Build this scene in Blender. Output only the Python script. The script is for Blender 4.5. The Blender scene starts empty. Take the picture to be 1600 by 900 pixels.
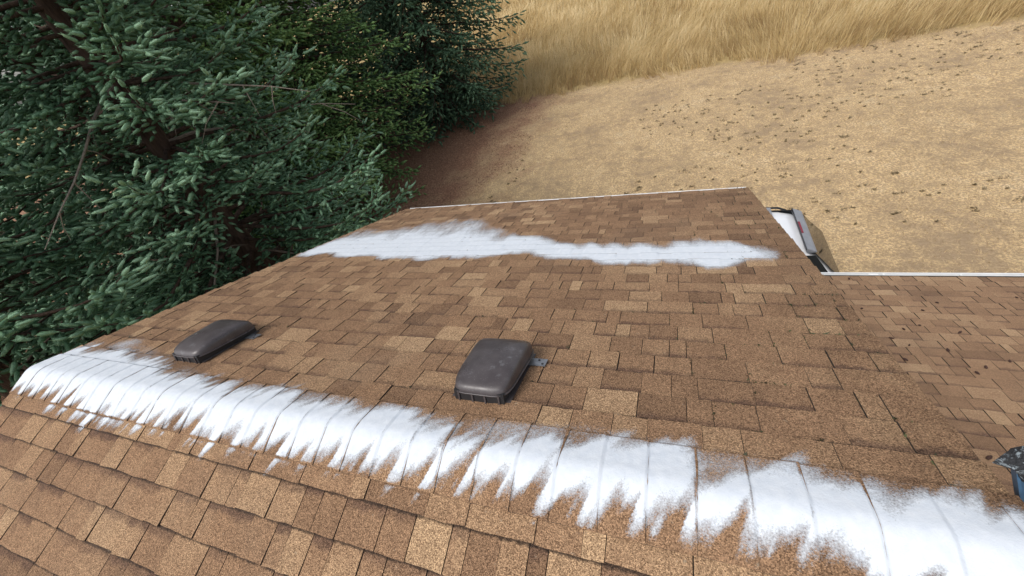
import bpy, bmesh, math, random
import numpy as np
from mathutils import Vector, Matrix

random.seed(7)
rng = np.random.default_rng(11)
scene = bpy.context.scene
C = scene.collection

# ------------------------------------------------------------------ camera
HR = 5.3                                  # ridge height above the ground
SL = math.radians(18.9)                   # roof pitch
YAW, PITCH, ROLL = math.radians(28.0), math.radians(39.64), math.radians(-17.58)
CAM = np.array([0.0, -0.565, HR + 1.367])
_f = np.array([-math.sin(YAW) * math.cos(PITCH), math.cos(YAW) * math.cos(PITCH), -math.sin(PITCH)])
_r = np.array([math.cos(YAW), math.sin(YAW), 0.0])
_u = np.cross(_r, _f)
CR = math.cos(ROLL) * _r + math.sin(ROLL) * _u
CU = -math.sin(ROLL) * _r + math.cos(ROLL) * _u
CF = _f
cam_data = bpy.data.cameras.new("camera")
cam_data.sensor_width = 36.0
cam_data.lens = 36.0 * 625.6 / 1600.0
cam_data.clip_start = 0.05
cam_data.clip_end = 2000.0
cam = bpy.data.objects.new("camera", cam_data)
M = Matrix.Identity(4)
for i in range(3):
    M[i][0], M[i][1], M[i][2], M[i][3] = CR[i], CU[i], -CF[i], CAM[i]
cam.matrix_world = M
C.objects.link(cam)
scene.camera = cam

# ------------------------------------------------------------------ sky, sun, exposure
SUN_EL, SUN_AZ = math.radians(52), math.radians(215)      # azimuth clockwise from +y
world = bpy.data.worlds.new("World")
scene.world = world
world.use_nodes = True
wn = world.node_tree.nodes
wl = world.node_tree.links
wn.clear()
sky = wn.new("ShaderNodeTexSky")
sky.sky_type = 'NISHITA'
sky.sun_disc = False
sky.sun_elevation = SUN_EL
sky.sun_rotation = SUN_AZ
sky.air_density = 1.0
sky.dust_density = 3.0
hs = wn.new("ShaderNodeHueSaturation")
hs.inputs["Saturation"].default_value = 0.38            # cloud cover greys the sky
bg = wn.new("ShaderNodeBackground")
bg.inputs["Strength"].default_value = 0.15
wo = wn.new("ShaderNodeOutputWorld")
wl.new(sky.outputs[0], hs.inputs["Color"])
wl.new(hs.outputs[0], bg.inputs["Color"])
wl.new(bg.outputs[0], wo.inputs["Surface"])
sun_d = bpy.data.lights.new("sun", 'SUN')
sun_d.energy = 1.5
sun_d.angle = math.radians(24)
sun_d.color = (1.0, 0.965, 0.92)
sun = bpy.data.objects.new("sun", sun_d)
sdir = Vector((math.sin(SUN_AZ) * math.cos(SUN_EL), math.cos(SUN_AZ) * math.cos(SUN_EL), math.sin(SUN_EL)))
sun.rotation_euler = sdir.to_track_quat('Z', 'Y').to_euler()
sun.location = (0, 0, 30)
C.objects.link(sun)
scene.view_settings.view_transform = 'Standard'
scene.view_settings.look = 'None'
scene.view_settings.exposure = 0.36
scene.view_settings.gamma = 1.0
scene.view_settings.use_curve_mapping = False
scene.cycles.transparent_max_bounces = 16

# ------------------------------------------------------------------ helpers
def project(P):
    P = np.asarray(P, float) - CAM
    d = P @ CF
    return 800 + 625.6 * (P @ CR) / d, 450 - 625.6 * (P @ CU) / d, d

def mesh_np(name, verts, faces, mats, parent=None, attrs=None, smooth=False, mi=None):
    """one mesh object out of numpy vertices and faces (array n x 3, n x 4 or a list of tuples)"""
    me = bpy.data.meshes.new(name)
    verts = np.asarray(verts, np.float32).reshape(-1, 3)
    if isinstance(faces, np.ndarray):
        nf, k = faces.shape
        me.vertices.add(len(verts))
        me.vertices.foreach_set("co", verts.ravel())
        me.loops.add(nf * k)
        me.loops.foreach_set("vertex_index", faces.astype(np.int32).ravel())
        me.polygons.add(nf)
        me.polygons.foreach_set("loop_start", np.arange(0, nf * k, k, dtype=np.int32))
        me.update(calc_edges=True)
    else:
        me.from_pydata([tuple(map(float, v)) for v in verts], [], faces)
        me.update()
    for an, av in (attrs or {}).items():
        a = me.attributes.new(an, 'FLOAT', 'POINT')
        a.data.foreach_set("value", np.ascontiguousarray(av, np.float32))
    if smooth:
        me.polygons.foreach_set("use_smooth", np.ones(len(me.polygons), bool))
    for m in (mats if isinstance(mats, (list, tuple)) else [mats]):
        me.materials.append(m)
    if mi is not None:
        me.polygons.foreach_set("material_index", np.asarray(mi, np.int32))
    o = bpy.data.objects.new(name, me)
    C.objects.link(o)
    if parent:
        o.parent = parent
    return o

class MB:
    """collects shapes for ONE mesh object"""
    def __init__(self):
        self.v, self.f = [], []
    def add(self, vs, fs):
        b = len(self.v)
        self.v += [tuple(map(float, q)) for q in vs]
        self.f += [tuple(b + i for i in q) for q in fs]
        return self
    def box(self, lo, hi):
        (a, b, c), (d, e, f) = lo, hi
        return self.add([(a, b, c), (d, b, c), (d, e, c), (a, e, c), (a, b, f), (d, b, f), (d, e, f), (a, e, f)],
                        [(0, 3, 2, 1), (4, 5, 6, 7), (0, 1, 5, 4), (1, 2, 6, 5), (2, 3, 7, 6), (3, 0, 4, 7)])
    def tube(self, pts, rad, n=8, caps=True):
        vs, fs = tube_geo(pts, rad, n, caps)
        return self.add(vs, fs)
    def prism(self, prof, axis, a, b):
        """closed 2-D profile extruded along x ('x'): prof holds (y, z)"""
        n = len(prof)
        if axis == 'x':
            vs = [(a, p, q) for p, q in prof] + [(b, p, q) for p, q in prof]
        else:
            vs = [(p, a, q) for p, q in prof] + [(p, b, q) for p, q in prof]
        fs = [(i, (i + 1) % n, n + (i + 1) % n, n + i) for i in range(n)]
        fs += [tuple(range(n - 1, -1, -1)), tuple(range(n, 2 * n))]
        return self.add(vs, fs)
    def build(self, name, mat, parent=None, smooth=False, bevel=0):
        o = mesh_np(name, self.v, self.f, mat, parent)
        bm = bmesh.new(); bm.from_mesh(o.data)
        bmesh.ops.recalc_face_normals(bm, faces=bm.faces)
        bm.to_mesh(o.data); bm.free()
        if smooth:
            o.data.polygons.foreach_set("use_smooth", np.ones(len(o.data.polygons), bool))
        if bevel:
            m = o.modifiers.new("bevel", 'BEVEL'); m.width = bevel; m.segments = 2; m.limit_method = 'ANGLE'
        return o

def tube_geo(pts, rad, n=6, caps=True):
    pts = [Vector(p) for p in pts]
    if not hasattr(rad, '__len__'):
        rad = [rad] * len(pts)
    vs, fs = [], []
    ref = Vector((0.31, 0.17, 0.93))
    for i, p in enumerate(pts):
        t = (pts[min(i + 1, len(pts) - 1)] - pts[max(i - 1, 0)]).normalized()
        a = t.cross(ref)
        if a.length < 1e-3: a = t.cross(Vector((1, 0, 0)))
        a.normalize(); b = t.cross(a)
        for k in range(n):
            w = 2 * math.pi * k / n
            vs.append(p + (a * math.cos(w) + b * math.sin(w)) * rad[i])
    for i in range(len(pts) - 1):
        for k in range(n):
            fs.append((i * n + k, i * n + (k + 1) % n, (i + 1) * n + (k + 1) % n, (i + 1) * n + k))
    if caps:
        fs.append(tuple(range(n - 1, -1, -1)))
        fs.append(tuple(range((len(pts) - 1) * n, len(pts) * n)))
    return vs, fs

def empty(name, loc=(0, 0, 0)):
    o = bpy.data.objects.new(name, None)
    o.location = loc
    o.empty_display_size = 0.2
    C.objects.link(o)
    return o

def tag(o, label=None, cat=None, group=None, kind=None):
    if label: o["label"] = label
    if cat: o["category"] = cat
    if group: o["group"] = group
    if kind: o["kind"] = kind
    return o

def vnoise(x, y, seed=0):
    """smooth value noise in 0..1"""
    x = np.asarray(x, float); y = np.asarray(y, float)
    xi = np.floor(x).astype(np.int64); yi = np.floor(y).astype(np.int64)
    fx = x - xi; fy = y - yi
    fx = fx * fx * (3 - 2 * fx); fy = fy * fy * (3 - 2 * fy)
    def h(a, b):
        n = (a * 374761393 + b * 668265263 + seed * 974634777) & 0xFFFFFFFF
        n = ((n ^ (n >> 13)) * 1274126177) & 0xFFFFFFFF
        return ((n ^ (n >> 16)) & 0xFFFF) / 65535.0
    return (h(xi, yi) * (1 - fx) + h(xi + 1, yi) * fx) * (1 - fy) + (h(xi, yi + 1) * (1 - fx) + h(xi + 1, yi + 1) * fx) * fy

def sstep(a, b, x):
    t = np.clip((x - a) / (b - a), 0, 1)
    return t * t * (3 - 2 * t)

# ------------------------------------------------------------------ materials
class NT:
    def __init__(self, name):
        self.m = bpy.data.materials.new(name)
        self.m.use_nodes = True
        self.n = self.m.node_tree.nodes
        self.l = self.m.node_tree.links
        self.n.clear()
        self.out = self.n.new("ShaderNodeOutputMaterial")
        self.b = self.n.new("ShaderNodeBsdfPrincipled")
        self.l.new(self.b.outputs[0], self.out.inputs["Surface"])
        self.pos = self.n.new("ShaderNodeNewGeometry").outputs["Position"]
    def set(self, rough=0.8, metal=0.0, spec=0.5, col=None):
        self.b.inputs["Roughness"].default_value = rough
        self.b.inputs["Metallic"].default_value = metal
        self.b.inputs["Specular IOR Level"].default_value = spec
        if col: self.b.inputs["Base Color"].default_value = (*col, 1)
        return self
    def noise(self, scale, detail=3, rough=0.55, vec=None, out="Fac", stretch=None):
        t = self.n.new("ShaderNodeTexNoise")
        t.inputs["Scale"].default_value = scale
        t.inputs["Detail"].default_value = detail
        t.inputs["Roughness"].default_value = rough
        v = vec or self.pos
        if stretch:
            mp = self.n.new("ShaderNodeMapping")
            mp.inputs["Scale"].default_value = stretch
            self.l.new(v, mp.inputs["Vector"]); v = mp.outputs[0]
        self.l.new(v, t.inputs["Vector"])
        return t.outputs[out]
    def voro(self, scale, out="Color", feature='F1'):
        t = self.n.new("ShaderNodeTexVoronoi")
        t.feature = feature
        t.inputs["Scale"].default_value = scale
        self.l.new(self.pos, t.inputs["Vector"])
        return t.outputs[out]
    def attr(self, name):
        a = self.n.new("ShaderNodeAttribute"); a.attribute_name = name
        return a.outputs["Fac"]
    def ramp(self, fac, stops, interp='LINEAR'):
        r = self.n.new("ShaderNodeValToRGB")
        r.color_ramp.interpolation = interp
        e = r.color_ramp.elements
        e[0].position, e[0].color = stops[0][0], (*stops[0][1], 1)
        e[1].position, e[1].color = stops[-1][0], (*stops[-1][1], 1)
        for p, c in stops[1:-1]:
            q = e.new(p); q.color = (*c, 1)
        self.l.new(fac, r.inputs[0])
        return r.outputs[0]
    def math(self, op, a, b=None, clamp=False):
        m = self.n.new("ShaderNodeMath"); m.operation = op; m.use_clamp = clamp
        for i, x in enumerate((a, b)):
            if x is None: continue
            if isinstance(x, (int, float)): m.inputs[i].default_value = x
            else: self.l.new(x, m.inputs[i])
        return m.outputs[0]
    def mix(self, fac, a, b, mode='MIX'):
        m = self.n.new("ShaderNodeMix"); m.data_type = 'RGBA'; m.blend_type = mode
        for sock, x in ((m.inputs[0], fac), (m.inputs[6], a), (m.inputs[7], b)):
            if isinstance(x, (int, float)): sock.default_value = x
            elif isinstance(x, tuple): sock.default_value = (*x, 1)
            else: self.l.new(x, sock)
        return m.outputs[2]
    def mapr(self, x, a, b, c, d):
        m = self.n.new("ShaderNodeMapRange")
        self.l.new(x, m.inputs[0])
        for i, q in enumerate((a, b, c, d)): m.inputs[i + 1].default_value = q
        return m.outputs[0]
    def color(self, c):
        self.l.new(c, self.b.inputs["Base Color"]); return self
    def bump(self, h, strength=0.3, dist=0.01):
        b = self.n.new("ShaderNodeBump")
        b.inputs["Strength"].default_value = strength
        b.inputs["Distance"].default_value = dist
        self.l.new(h, b.inputs["Height"])
        self.l.new(b.outputs[0], self.b.inputs["Normal"])
        return self

def plain(name, col, rough=0.6, metal=0.0, spec=0.5, var=0.12, scale=8):
    t = NT(name).set(rough, metal, spec)
    n = t.noise(scale, 4)
    f = t.mapr(n, 0.3, 0.7, 1 - var, 1 + var)
    mm = t.n.new("ShaderNodeVectorMath"); mm.operation = 'SCALE'
    mm.inputs[0].default_value = col
    t.l.new(f, mm.inputs["Scale"])
    t.l.new(mm.outputs[0], t.b.inputs["Base Color"])
    return t.m

def shingle_material(name, dark, mid, light, contrast=1.0):
    t = NT(name).set(0.95, 0, 0.25)
    tone = t.attr("tone")
    blot = t.noise(4.0, 4, 0.6)
    fine = t.noise(38, 3, 0.6)
    x = t.math('ADD', tone, t.mapr(blot, 0.25, 0.75, -0.16, 0.16))
    x = t.math('ADD', x, t.mapr(fine, 0.25, 0.75, -0.07, 0.07))
    base = t.ramp(x, [(0.0, dark), (0.5, mid), (1.0, light)])
    # the dark band printed across the head of some laminated pieces
    bandn = t.math('ADD', t.attr("vv"), t.mapr(t.noise(22, 3), 0.2, 0.8, -0.13, 0.13))
    band = t.math('MULTIPLY', t.mapr(bandn, 0.15, 0.32, 1.0, 0.0), t.attr("band"))
    base = t.mix(t.math('MULTIPLY', band, 0.75), base, (dark[0] * 0.62, dark[1] * 0.60, dark[2] * 0.75))
    # thin black line below each butt, its shadow and grime painted into the colour
    butt_shade = t.math('ADD', t.attr("vv"), t.mapr(t.noise(60, 3), 0.25, 0.75, -0.03, 0.03))
    base = t.mix(t.mapr(butt_shade, 0.035, 0.085, 0.85, 0.0), base, (0.035, 0.024, 0.018))
    # mineral granules: every grain has its own shade
    sep = t.n.new("ShaderNodeSeparateColor"); t.l.new(t.voro(330), sep.inputs[0])
    g = t.ramp(sep.outputs[0], [(0.0, (0.38, 0.34, 0.32)), (0.20, (0.66, 0.62, 0.60)), (0.50, (0.98, 0.97, 0.96)),
                                (0.80, (1.32, 1.31, 1.30)), (1.0, (1.85, 1.83, 1.80))])
    col = t.mix(contrast, base, t.mix(1.0, base, g, 'MULTIPLY'))
    # weather: grey lichen bloom and dark algae runs down the slope
    wn_ = t.noise(1.3, 5, 0.65)
    col = t.mix(t.mapr(wn_, 0.55, 0.76, 0.0, 0.28), col, (0.15, 0.115, 0.085))
    if 'lower' not in name:      # grime and algae spread in from the weathered right-hand rake
        sx_ = t.n.new("ShaderNodeSeparateXYZ"); t.l.new(t.pos, sx_.inputs[0])
        gr = t.math('ADD', sx_.outputs[0], t.mapr(t.noise(3.5, 6, 0.75), 0.25, 0.75, -0.55, 0.45))
        col = t.mix(t.mapr(gr, 0.35, 1.0, 0.0, 0.42), col, t.mix(1.0, col, (0.50, 0.50, 0.47), 'MULTIPLY'))
    lich = t.noise(55, 2, 0.5)
    col = t.mix(t.mapr(lich, 0.70, 0.78, 0.0, 0.35), col, (0.36, 0.32, 0.24))
    t.color(col)
    t.bump(t.voro(285, "Distance"), 0.6, 0.004)
    return t.m

MAT = {}
MAT['shingle'] = shingle_material("shingle_granules", (0.140, 0.083, 0.049), (0.252, 0.153, 0.088), (0.385, 0.259, 0.150))
MAT['shingle_low'] = shingle_material("shingle_granules_lower_roof", (0.195, 0.117, 0.070), (0.305, 0.188, 0.110), (0.43, 0.290, 0.170), 0.5)
MAT['cut'] = plain("asphalt_cut_edge", (0.045, 0.033, 0.024), 0.95, var=0.6, scale=90)
MAT['felt'] = plain("roofing_felt", (0.030, 0.023, 0.017), 0.95)
MAT['white_metal'] = plain("white_painted_aluminium", (0.78, 0.79, 0.79), 0.35, var=0.05, scale=3)
MAT['siding'] = plain("painted_siding", (0.50, 0.47, 0.42), 0.6, var=0.06, scale=2)
MAT['trim'] = plain("painted_trim_wood", (0.33, 0.24, 0.17), 0.6)
MAT['galv'] = plain("galvanised_steel", (0.30, 0.31, 0.33), 0.45, 0.7, var=0.25, scale=40)
MAT['black'] = plain("black_plastic", (0.018, 0.018, 0.02), 0.5)
MAT['rubber'] = plain("tyre_rubber", (0.02, 0.02, 0.02), 0.85)

# vent plastic: dull grey-brown with chalky scuffs
t = NT("vent_plastic").set(0.42, 0, 0.5)
c = t.mix(t.mapr(t.noise(9, 4), 0.35, 0.7, 0, 1), (0.052, 0.043, 0.044), (0.086, 0.074, 0.075))
c = t.mix(t.mapr(t.noise(14, 6, 0.7), 0.58, 0.70, 0, 0.45), c, (0.22, 0.22, 0.23))
c = t.mix(t.mapr(t.noise(160, 2, 0.6), 0.62, 0.72, 0, 0.25), c, (0.26, 0.25, 0.25))
t.color(c)
t.l.new(t.mapr(t.noise(11, 4), 0.3, 0.7, 0.24, 0.48), t.b.inputs["Roughness"])
MAT['vent'] = t.m

# powder: white where dense, grains thinning out to nothing
def powder_material(name, gain):
    t = NT(name).set(0.95, 0, 0.1)
    pc = t.mix(t.mapr(t.noise(30, 4), 0.3, 0.7, 0, 1), (0.59, 0.635, 0.69), (0.67, 0.705, 0.745))
    t.color(pc)
    t.bump(t.noise(140, 4, 0.7), 0.35, 0.004)
    d = t.attr("dens")
    sp = t.math('ADD', t.math('MULTIPLY', t.noise(210, 2, 0.7), 0.75), t.math('MULTIPLY', t.noise(75, 3, 0.6), 0.45))
    al = t.math('MULTIPLY', t.math('SUBTRACT', t.math('MULTIPLY', d, 1.25), t.math('SUBTRACT', sp, 0.16)), gain, clamp=True)
    tr = t.n.new("ShaderNodeBsdfTransparent")
    mx = t.n.new("ShaderNodeMixShader")
    t.l.new(al, mx.inputs[0]); t.l.new(tr.outputs[0], mx.inputs[1]); t.l.new(t.b.outputs[0], mx.inputs[2])
    t.l.new(mx.outputs[0], t.out.inputs["Surface"])
    return t.m
MAT['powder'] = powder_material("zinc_powder", 1.65)
MAT['powder_thin'] = powder_material('zinc_powder_far', 1.7)


def leaf_material(name, lo, mid, hi, trans=0.25, grain=False):
    t = NT(name).set(0.55, 0, 0.35)
    x = t.math('ADD', t.attr("tint"), t.mapr(t.noise(1.6, 3), 0.3, 0.7, -0.12, 0.12))
    c = t.ramp(x, [(0.0, lo), (0.5, mid), (1.0, hi)])
    if grain:      # single needles, dead brown ones among them
        c = t.mix(1.0, c, t.ramp(t.noise(170, 2, 0.6), [(0.36, (0.40, 0.42, 0.45)), (0.52, (1.0, 1.0, 1.0)), (0.66, (1.5, 1.45, 1.4))]), 'MULTIPLY')
        c = t.mix(t.mapr(t.noise(2.3, 5, 0.7), 0.60, 0.70, 0.0, 0.6), c, t.mix(1.0, c, (1.25, 0.95, 0.5), 'MULTIPLY'))
    t.color(c)
    tl = t.n.new("ShaderNodeBsdfTranslucent"); t.l.new(c, tl.inputs[0])
    mx = t.n.new("ShaderNodeMixShader"); mx.inputs[0].default_value = trans
    t.l.new(t.b.outputs[0], mx.inputs[1]); t.l.new(tl.outputs[0], mx.inputs[2])
    t.l.new(mx.outputs[0], t.out.inputs["Surface"])
    return t.m

MAT['spruce'] = leaf_material("spruce_needles", (0.032, 0.070, 0.033), (0.14, 0.28, 0.155), (0.37, 0.58, 0.385), 0.3, True)
MAT['fir'] = leaf_material("fir_needles", (0.040, 0.082, 0.028), (0.155, 0.30, 0.098), (0.36, 0.56, 0.21), 0.3, True)
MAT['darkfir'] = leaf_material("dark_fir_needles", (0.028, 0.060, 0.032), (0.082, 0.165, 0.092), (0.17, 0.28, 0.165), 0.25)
t = NT("conifer_bark").set(0.95, 0, 0.2)
t.color(t.ramp(t.noise(14, 5, 0.65, stretch=(1, 1, 0.25)), [(0.3, (0.030, 0.020, 0.015)), (0.55, (0.085, 0.056, 0.042)), (0.8, (0.15, 0.11, 0.085))]))
t.bump(t.noise(22, 4, 0.7, stretch=(1, 1, 0.3)), 0.8, 0.03)
MAT['bark'] = t.m
MAT['dead'] = plain("dead_grey_twig", (0.23, 0.19, 0.155), 0.9, var=0.3, scale=20)
MAT['straw'] = leaf_material("dry_tall_grass", (0.26, 0.165, 0.07), (0.56, 0.41, 0.19), (0.80, 0.66, 0.40), 0.3)
MAT['lawn'] = leaf_material("dry_lawn_blades", (0.36, 0.26, 0.145), (0.60, 0.44, 0.245), (0.76, 0.60, 0.37), 0.25)
MAT['weed'] = leaf_material("low_weeds", (0.17, 0.135, 0.075), (0.26, 0.205, 0.12), (0.36, 0.28, 0.165), 0.2)
MAT['litter'] = leaf_material("needle_litter", (0.10, 0.052, 0.032), (0.26, 0.138, 0.085), (0.46, 0.30, 0.185), 0.1)
MAT['moss'] = leaf_material("roof_moss", (0.02, 0.022, 0.010), (0.05, 0.055, 0.022), (0.10, 0.11, 0.045), 0.1)
MAT['cone'] = plain("fir_cone", (0.060, 0.030, 0.022), 0.9, var=0.35, scale=60)

TREES = [  # name, x, y, height, crown radius, trunk radius
    ('spruce_near', -8.9, 4.3), ('spruce_left', -9.6, 0.6), ('fir_mid', -14.0, 13.0), ('fir_back', -10.8, 20.3)]

# ground: bleached lawn, brown litter under the trees, straw beyond the mown edge
t = NT("dry_ground").set(0.95, 0, 0.15)
n1 = t.noise(0.45, 5, 0.6); n2 = t.noise(3.2, 5, 0.65); n3 = t.noise(20, 5, 0.8)
lawn = t.ramp(t.math('ADD', t.math('MULTIPLY', n1, 0.5), t.math('MULTIPLY', n2, 0.5)),
              [(0.39, (0.36, 0.265, 0.165)), (0.46, (0.53, 0.385, 0.215)), (0.54, (0.69, 0.50, 0.27)), (0.64, (0.74, 0.57, 0.345))])
lawn = t.mix(t.mapr(n3, 0.46, 0.57, 0.85, 0.0), lawn, (0.30, 0.215, 0.13))
lawn = t.mix(t.mapr(t.noise(0.9, 4, 0.7), 0.60, 0.75, 0.0, 0.4), lawn, (0.26, 0.215, 0.14))
sx = t.n.new("ShaderNodeSeparateXYZ"); t.l.new(t.pos, sx.inputs[0])
# litter: closeness to the row of trees (line through the trunks), ragged by noise
dx = t.math('ADD', sx.outputs[0], t.math('MULTIPLY', sx.outputs[1], -0.10))
dl = t.math('ADD', dx, t.mapr(t.noise(0.7, 5, 0.65), 0.25, 0.75, -1.9, 1.9))
lit = t.mapr(dl, -9.9, -6.4, 1.0, 0.0)
litc = t.ramp(t.noise(18, 5, 0.75), [(0.34, (0.08, 0.042, 0.027)), (0.5, (0.25, 0.132, 0.082)), (0.66, (0.46, 0.29, 0.18))])
col = t.mix(lit, lawn, litc)
dy = t.math('ADD', sx.outputs[1], t.mapr(t.noise(0.8, 3), 0.3, 0.7, -0.5, 0.5))
col = t.mix(t.mapr(dy, 21.8, 22.6, 0.0, 1.0), col, t.ramp(t.noise(0.5, 5, 0.6), [(0.3, (0.20, 0.14, 0.06)), (0.6, (0.42, 0.31, 0.14)), (0.8, (0.52, 0.41, 0.2))]))
t.color(col)
t.bump(t.math('ADD', n3, t.noise(70, 3, 0.7)), 0.55, 0.03)
MAT['ground'] = t.m

# ------------------------------------------------------------------ ground
gx = np.concatenate([np.linspace(-600, -32, 12), np.linspace(-30, 30, 61), np.linspace(32, 600, 12)])
gy = np.concatenate([np.linspace(-600, -12, 12), np.linspace(-10, 80, 91), np.linspace(84, 900, 14)])
GX, GY = np.meshgrid(gx, gy)
def ground_z(x, y):
    far = sstep(4.5, 9.0, np.hypot(np.maximum(np.abs(x - 1) - 6, 0), np.maximum(np.abs(y) - 1, 0)))
    return far * ((vnoise(x * 0.35, y * 0.35, 3) - 0.5) * 0.16 + (vnoise(x * 0.11, y * 0.11, 4) - 0.5) * 0.3) * sstep(120, 40, np.hypot(x, y))
GZ = ground_z(GX, GY)
ny_, nx_ = GX.shape
ii = (np.arange(ny_ - 1)[:, None] * nx_ + np.arange(nx_ - 1)[None, :]).ravel()
gf = np.stack([ii, ii + 1, ii + nx_ + 1, ii + nx_], 1)
g = mesh_np("ground", np.stack([GX, GY, GZ], -1), gf, MAT['ground'], smooth=True)
tag(g, "dry bleached lawn and field around the house", kind="structure")

# ------------------------------------------------------------------ house
house = empty("house", (0, 0, 0))
tag(house, "house with brown laminated shingle roof, white gutters and a lower side wing", "house")
cs, sn = math.cos(SL), math.sin(SL)
XL, XR = -4.01, 0.88           # rakes of the main roof
VE = 4.56                      # slope length ridge to far eave
EXP = 0.146                    # shingle exposure
LDROP = 1.4                    # the lower wing's plane lies this much below

class Plane:
    def __init__(self, o, t, n):
        self.o, self.t, self.n = np.array(o, float), np.array(t, float), np.array(n, float)
    def P(self, x, v, h):
        x, v, h = np.broadcast_arrays(np.asarray(x, float), np.asarray(v, float), np.asarray(h, float))
        return self.o + x[..., None] * np.array([1.0, 0, 0]) + v[..., None] * self.t + h[..., None] * self.n
FAR = Plane((0, 0, HR), (0, cs, -sn), (0, sn, cs))
NEAR = Plane((0, 0, HR), (0, -cs, -sn), (0, -sn, cs))
LOW = Plane((0, 0, HR - LDROP), (0, cs, -sn), (0, sn, cs))

def deck(plane, x0, x1, v0, v1, name="roof_slope"):
    q = [plane.P(x, v, h) for h in (-0.022, -0.002) for (x, v) in ((x0, v0), (x1, v0), (x1, v1), (x0, v1))]
    b = MB().add(q, [(0, 3, 2, 1), (4, 5, 6, 7), (0, 1, 5, 4), (1, 2, 6, 5), (2, 3, 7, 6), (3, 0, 4, 7)])
    return b.build(name, MAT['felt'], house)

deck_far = deck(FAR, XL + 0.012, XR - 0.012, 0.02, VE - 0.01)
deck_near = deck(NEAR, XL + 0.012, XR - 0.012, 0.02, 3.2)
deck_low = deck(LOW, 0.66, 9.0, -1.6, 4.60)
tag(deck_far, "shingled slope running down from the ridge to the far gutter")
tag(deck_near, "shingled slope nearest the viewer below the ridge")
tag(deck_low, "lower wing's paler reddish shingled slope on the right")

PIECES = []     # dict(plane, deck, x0, x1, va, vb, t, tone, band, low)
def lay(plane, dk, x0, x1, first, vend, low=False):
    v = first
    i = 0
    while v < vend + 0.02:
        x = x0 - random.uniform(0.0, 0.15)
        tab = random.random() < 0.5
        strip = random.uniform(-0.08, 0.08)
        left = random.uniform(0.2, 1.0)
        while x < x1 - 0.012:
            w = random.choice((0.07, 0.10, 0.12, 0.14, 0.15, 0.17, 0.20, 0.25)) * random.uniform(0.9, 1.1)
            a, b = max(x, x0), min(x + w, x1)
            if x1 - b < 0.05: b = x1
            left -= w
            if left < 0:
                strip = random.uniform(-0.10, 0.10); left = 1.0
            if b - a > 0.02:
                tone = (0.52 if tab else 0.43) + strip + random.gauss(0, 0.10)
                if random.random() < 0.14: tone += 0.26
                if random.random() < 0.10: tone -= 0.18
                PIECES.append(dict(plane=plane, deck=dk, x0=a, x1=b, va=v - EXP, vb=min(v, vend) + random.gauss(0, 0.0016),
                                   t=(random.uniform(0.0105, 0.0140) if tab else random.uniform(0.0070, 0.0090)),
                                   tone=min(max(tone, 0.03), 0.98), band=(0.0 if tab and random.random() < 0.75 else random.uniform(0.5, 1.0)),
                                   low=low, skew=random.gauss(0, 0.0022)))
            x = b if b < x1 else x1
            tab = not tab if random.random() < 0.8 else tab
        v += EXP
        i += 1
lay(FAR, deck_far, XL, XR, 0.285, VE + 0.012)
lay(NEAR, deck_near, XL, XR, 0.243, 2.6)
lay(LOW, deck_low, 0.70, 8.8, -1.45, 4.62, True)

def piece_geo(p, nseg=4):
    gap = random.choice((0.0008, 0.0014, 0.0020, 0.0027)) * (1.5 if p['low'] else 1.0)
    xs = np.linspace(p['x0'] + gap, p['x1'] - gap, nseg + 1)
    jag = np.array([random.gauss(0, 0.0011) for _ in xs]) + np.linspace(-1, 1, nseg + 1) * p['skew']
    curl = np.array([abs(random.gauss(0, 0.0004)) for _ in xs])
    top = np.stack([xs, np.full(nseg + 1, p['va'] - 0.024), np.full(nseg + 1, 0.0006)], 1)
    but = np.stack([xs, p['vb'] + jag, p['t'] + curl], 1)
    bot = np.stack([xs, p['vb'] + jag + 0.001, np.full(nseg + 1, -0.001)], 1)
    q = np.concatenate([top, but, bot])
    n = nseg + 1
    fs = []
    for i in range(nseg):
        fs.append((i, n + i, n + i + 1, i + 1))
        fs.append((n + i, 2 * n + i, 2 * n + i + 1, n + i + 1))
    fs.append((0, 2 * n, n)); fs.append((nseg, n + nseg, 2 * n + nseg))
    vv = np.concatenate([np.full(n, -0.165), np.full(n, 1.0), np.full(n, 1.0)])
    return p['plane'].P(q[:, 0], q[:, 1], q[:, 2]), fs, vv, [0, 1] * nseg + [1, 1]

for p in PIECES:
    cor = p['plane'].P(np.array([p['x0'], p['x1'], p['x1'], p['x0']]), np.array([p['va'], p['va'], p['vb'], p['vb']]), np.zeros(4))
    px, py, dd = project(cor)
    area = 0.0
    if dd.min() > 0.1:
        inn = ((px > 0) & (px < 1600) & (py > 0) & (py < 900)).mean()
        hidden = p['low'] and px.mean() < 1285 + (py.mean() - 430) * 0.875 + 10
        if not hidden:
            area = inn * 0.5 * abs(sum(px[i] * py[(i + 1) % 4] - px[(i + 1) % 4] * py[i] for i in range(4)))
    p['area'] = area
PIECES.sort(key=lambda p: -p['area'])
rest = {}
for k, p in enumerate(PIECES):
    vs, fs, vv, mi = piece_geo(p)
    if k < 300:
        n = len(vs)
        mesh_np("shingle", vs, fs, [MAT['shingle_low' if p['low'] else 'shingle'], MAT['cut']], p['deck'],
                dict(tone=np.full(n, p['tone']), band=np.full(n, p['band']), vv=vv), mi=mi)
    else:
        r = rest.setdefault(p['deck'].name, dict(v=[], f=[], tone=[], band=[], vv=[], mi=[], n=0, deck=p['deck'], low=p['low']))
        r['v'].append(vs); r['f'] += [tuple(r['n'] + i for i in q) for q in fs]
        r['tone'].append(np.full(len(vs), p['tone'])); r['band'].append(np.full(len(vs), p['band'])); r['vv'].append(vv); r['mi'] += mi
        r['n'] += len(vs)
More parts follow.
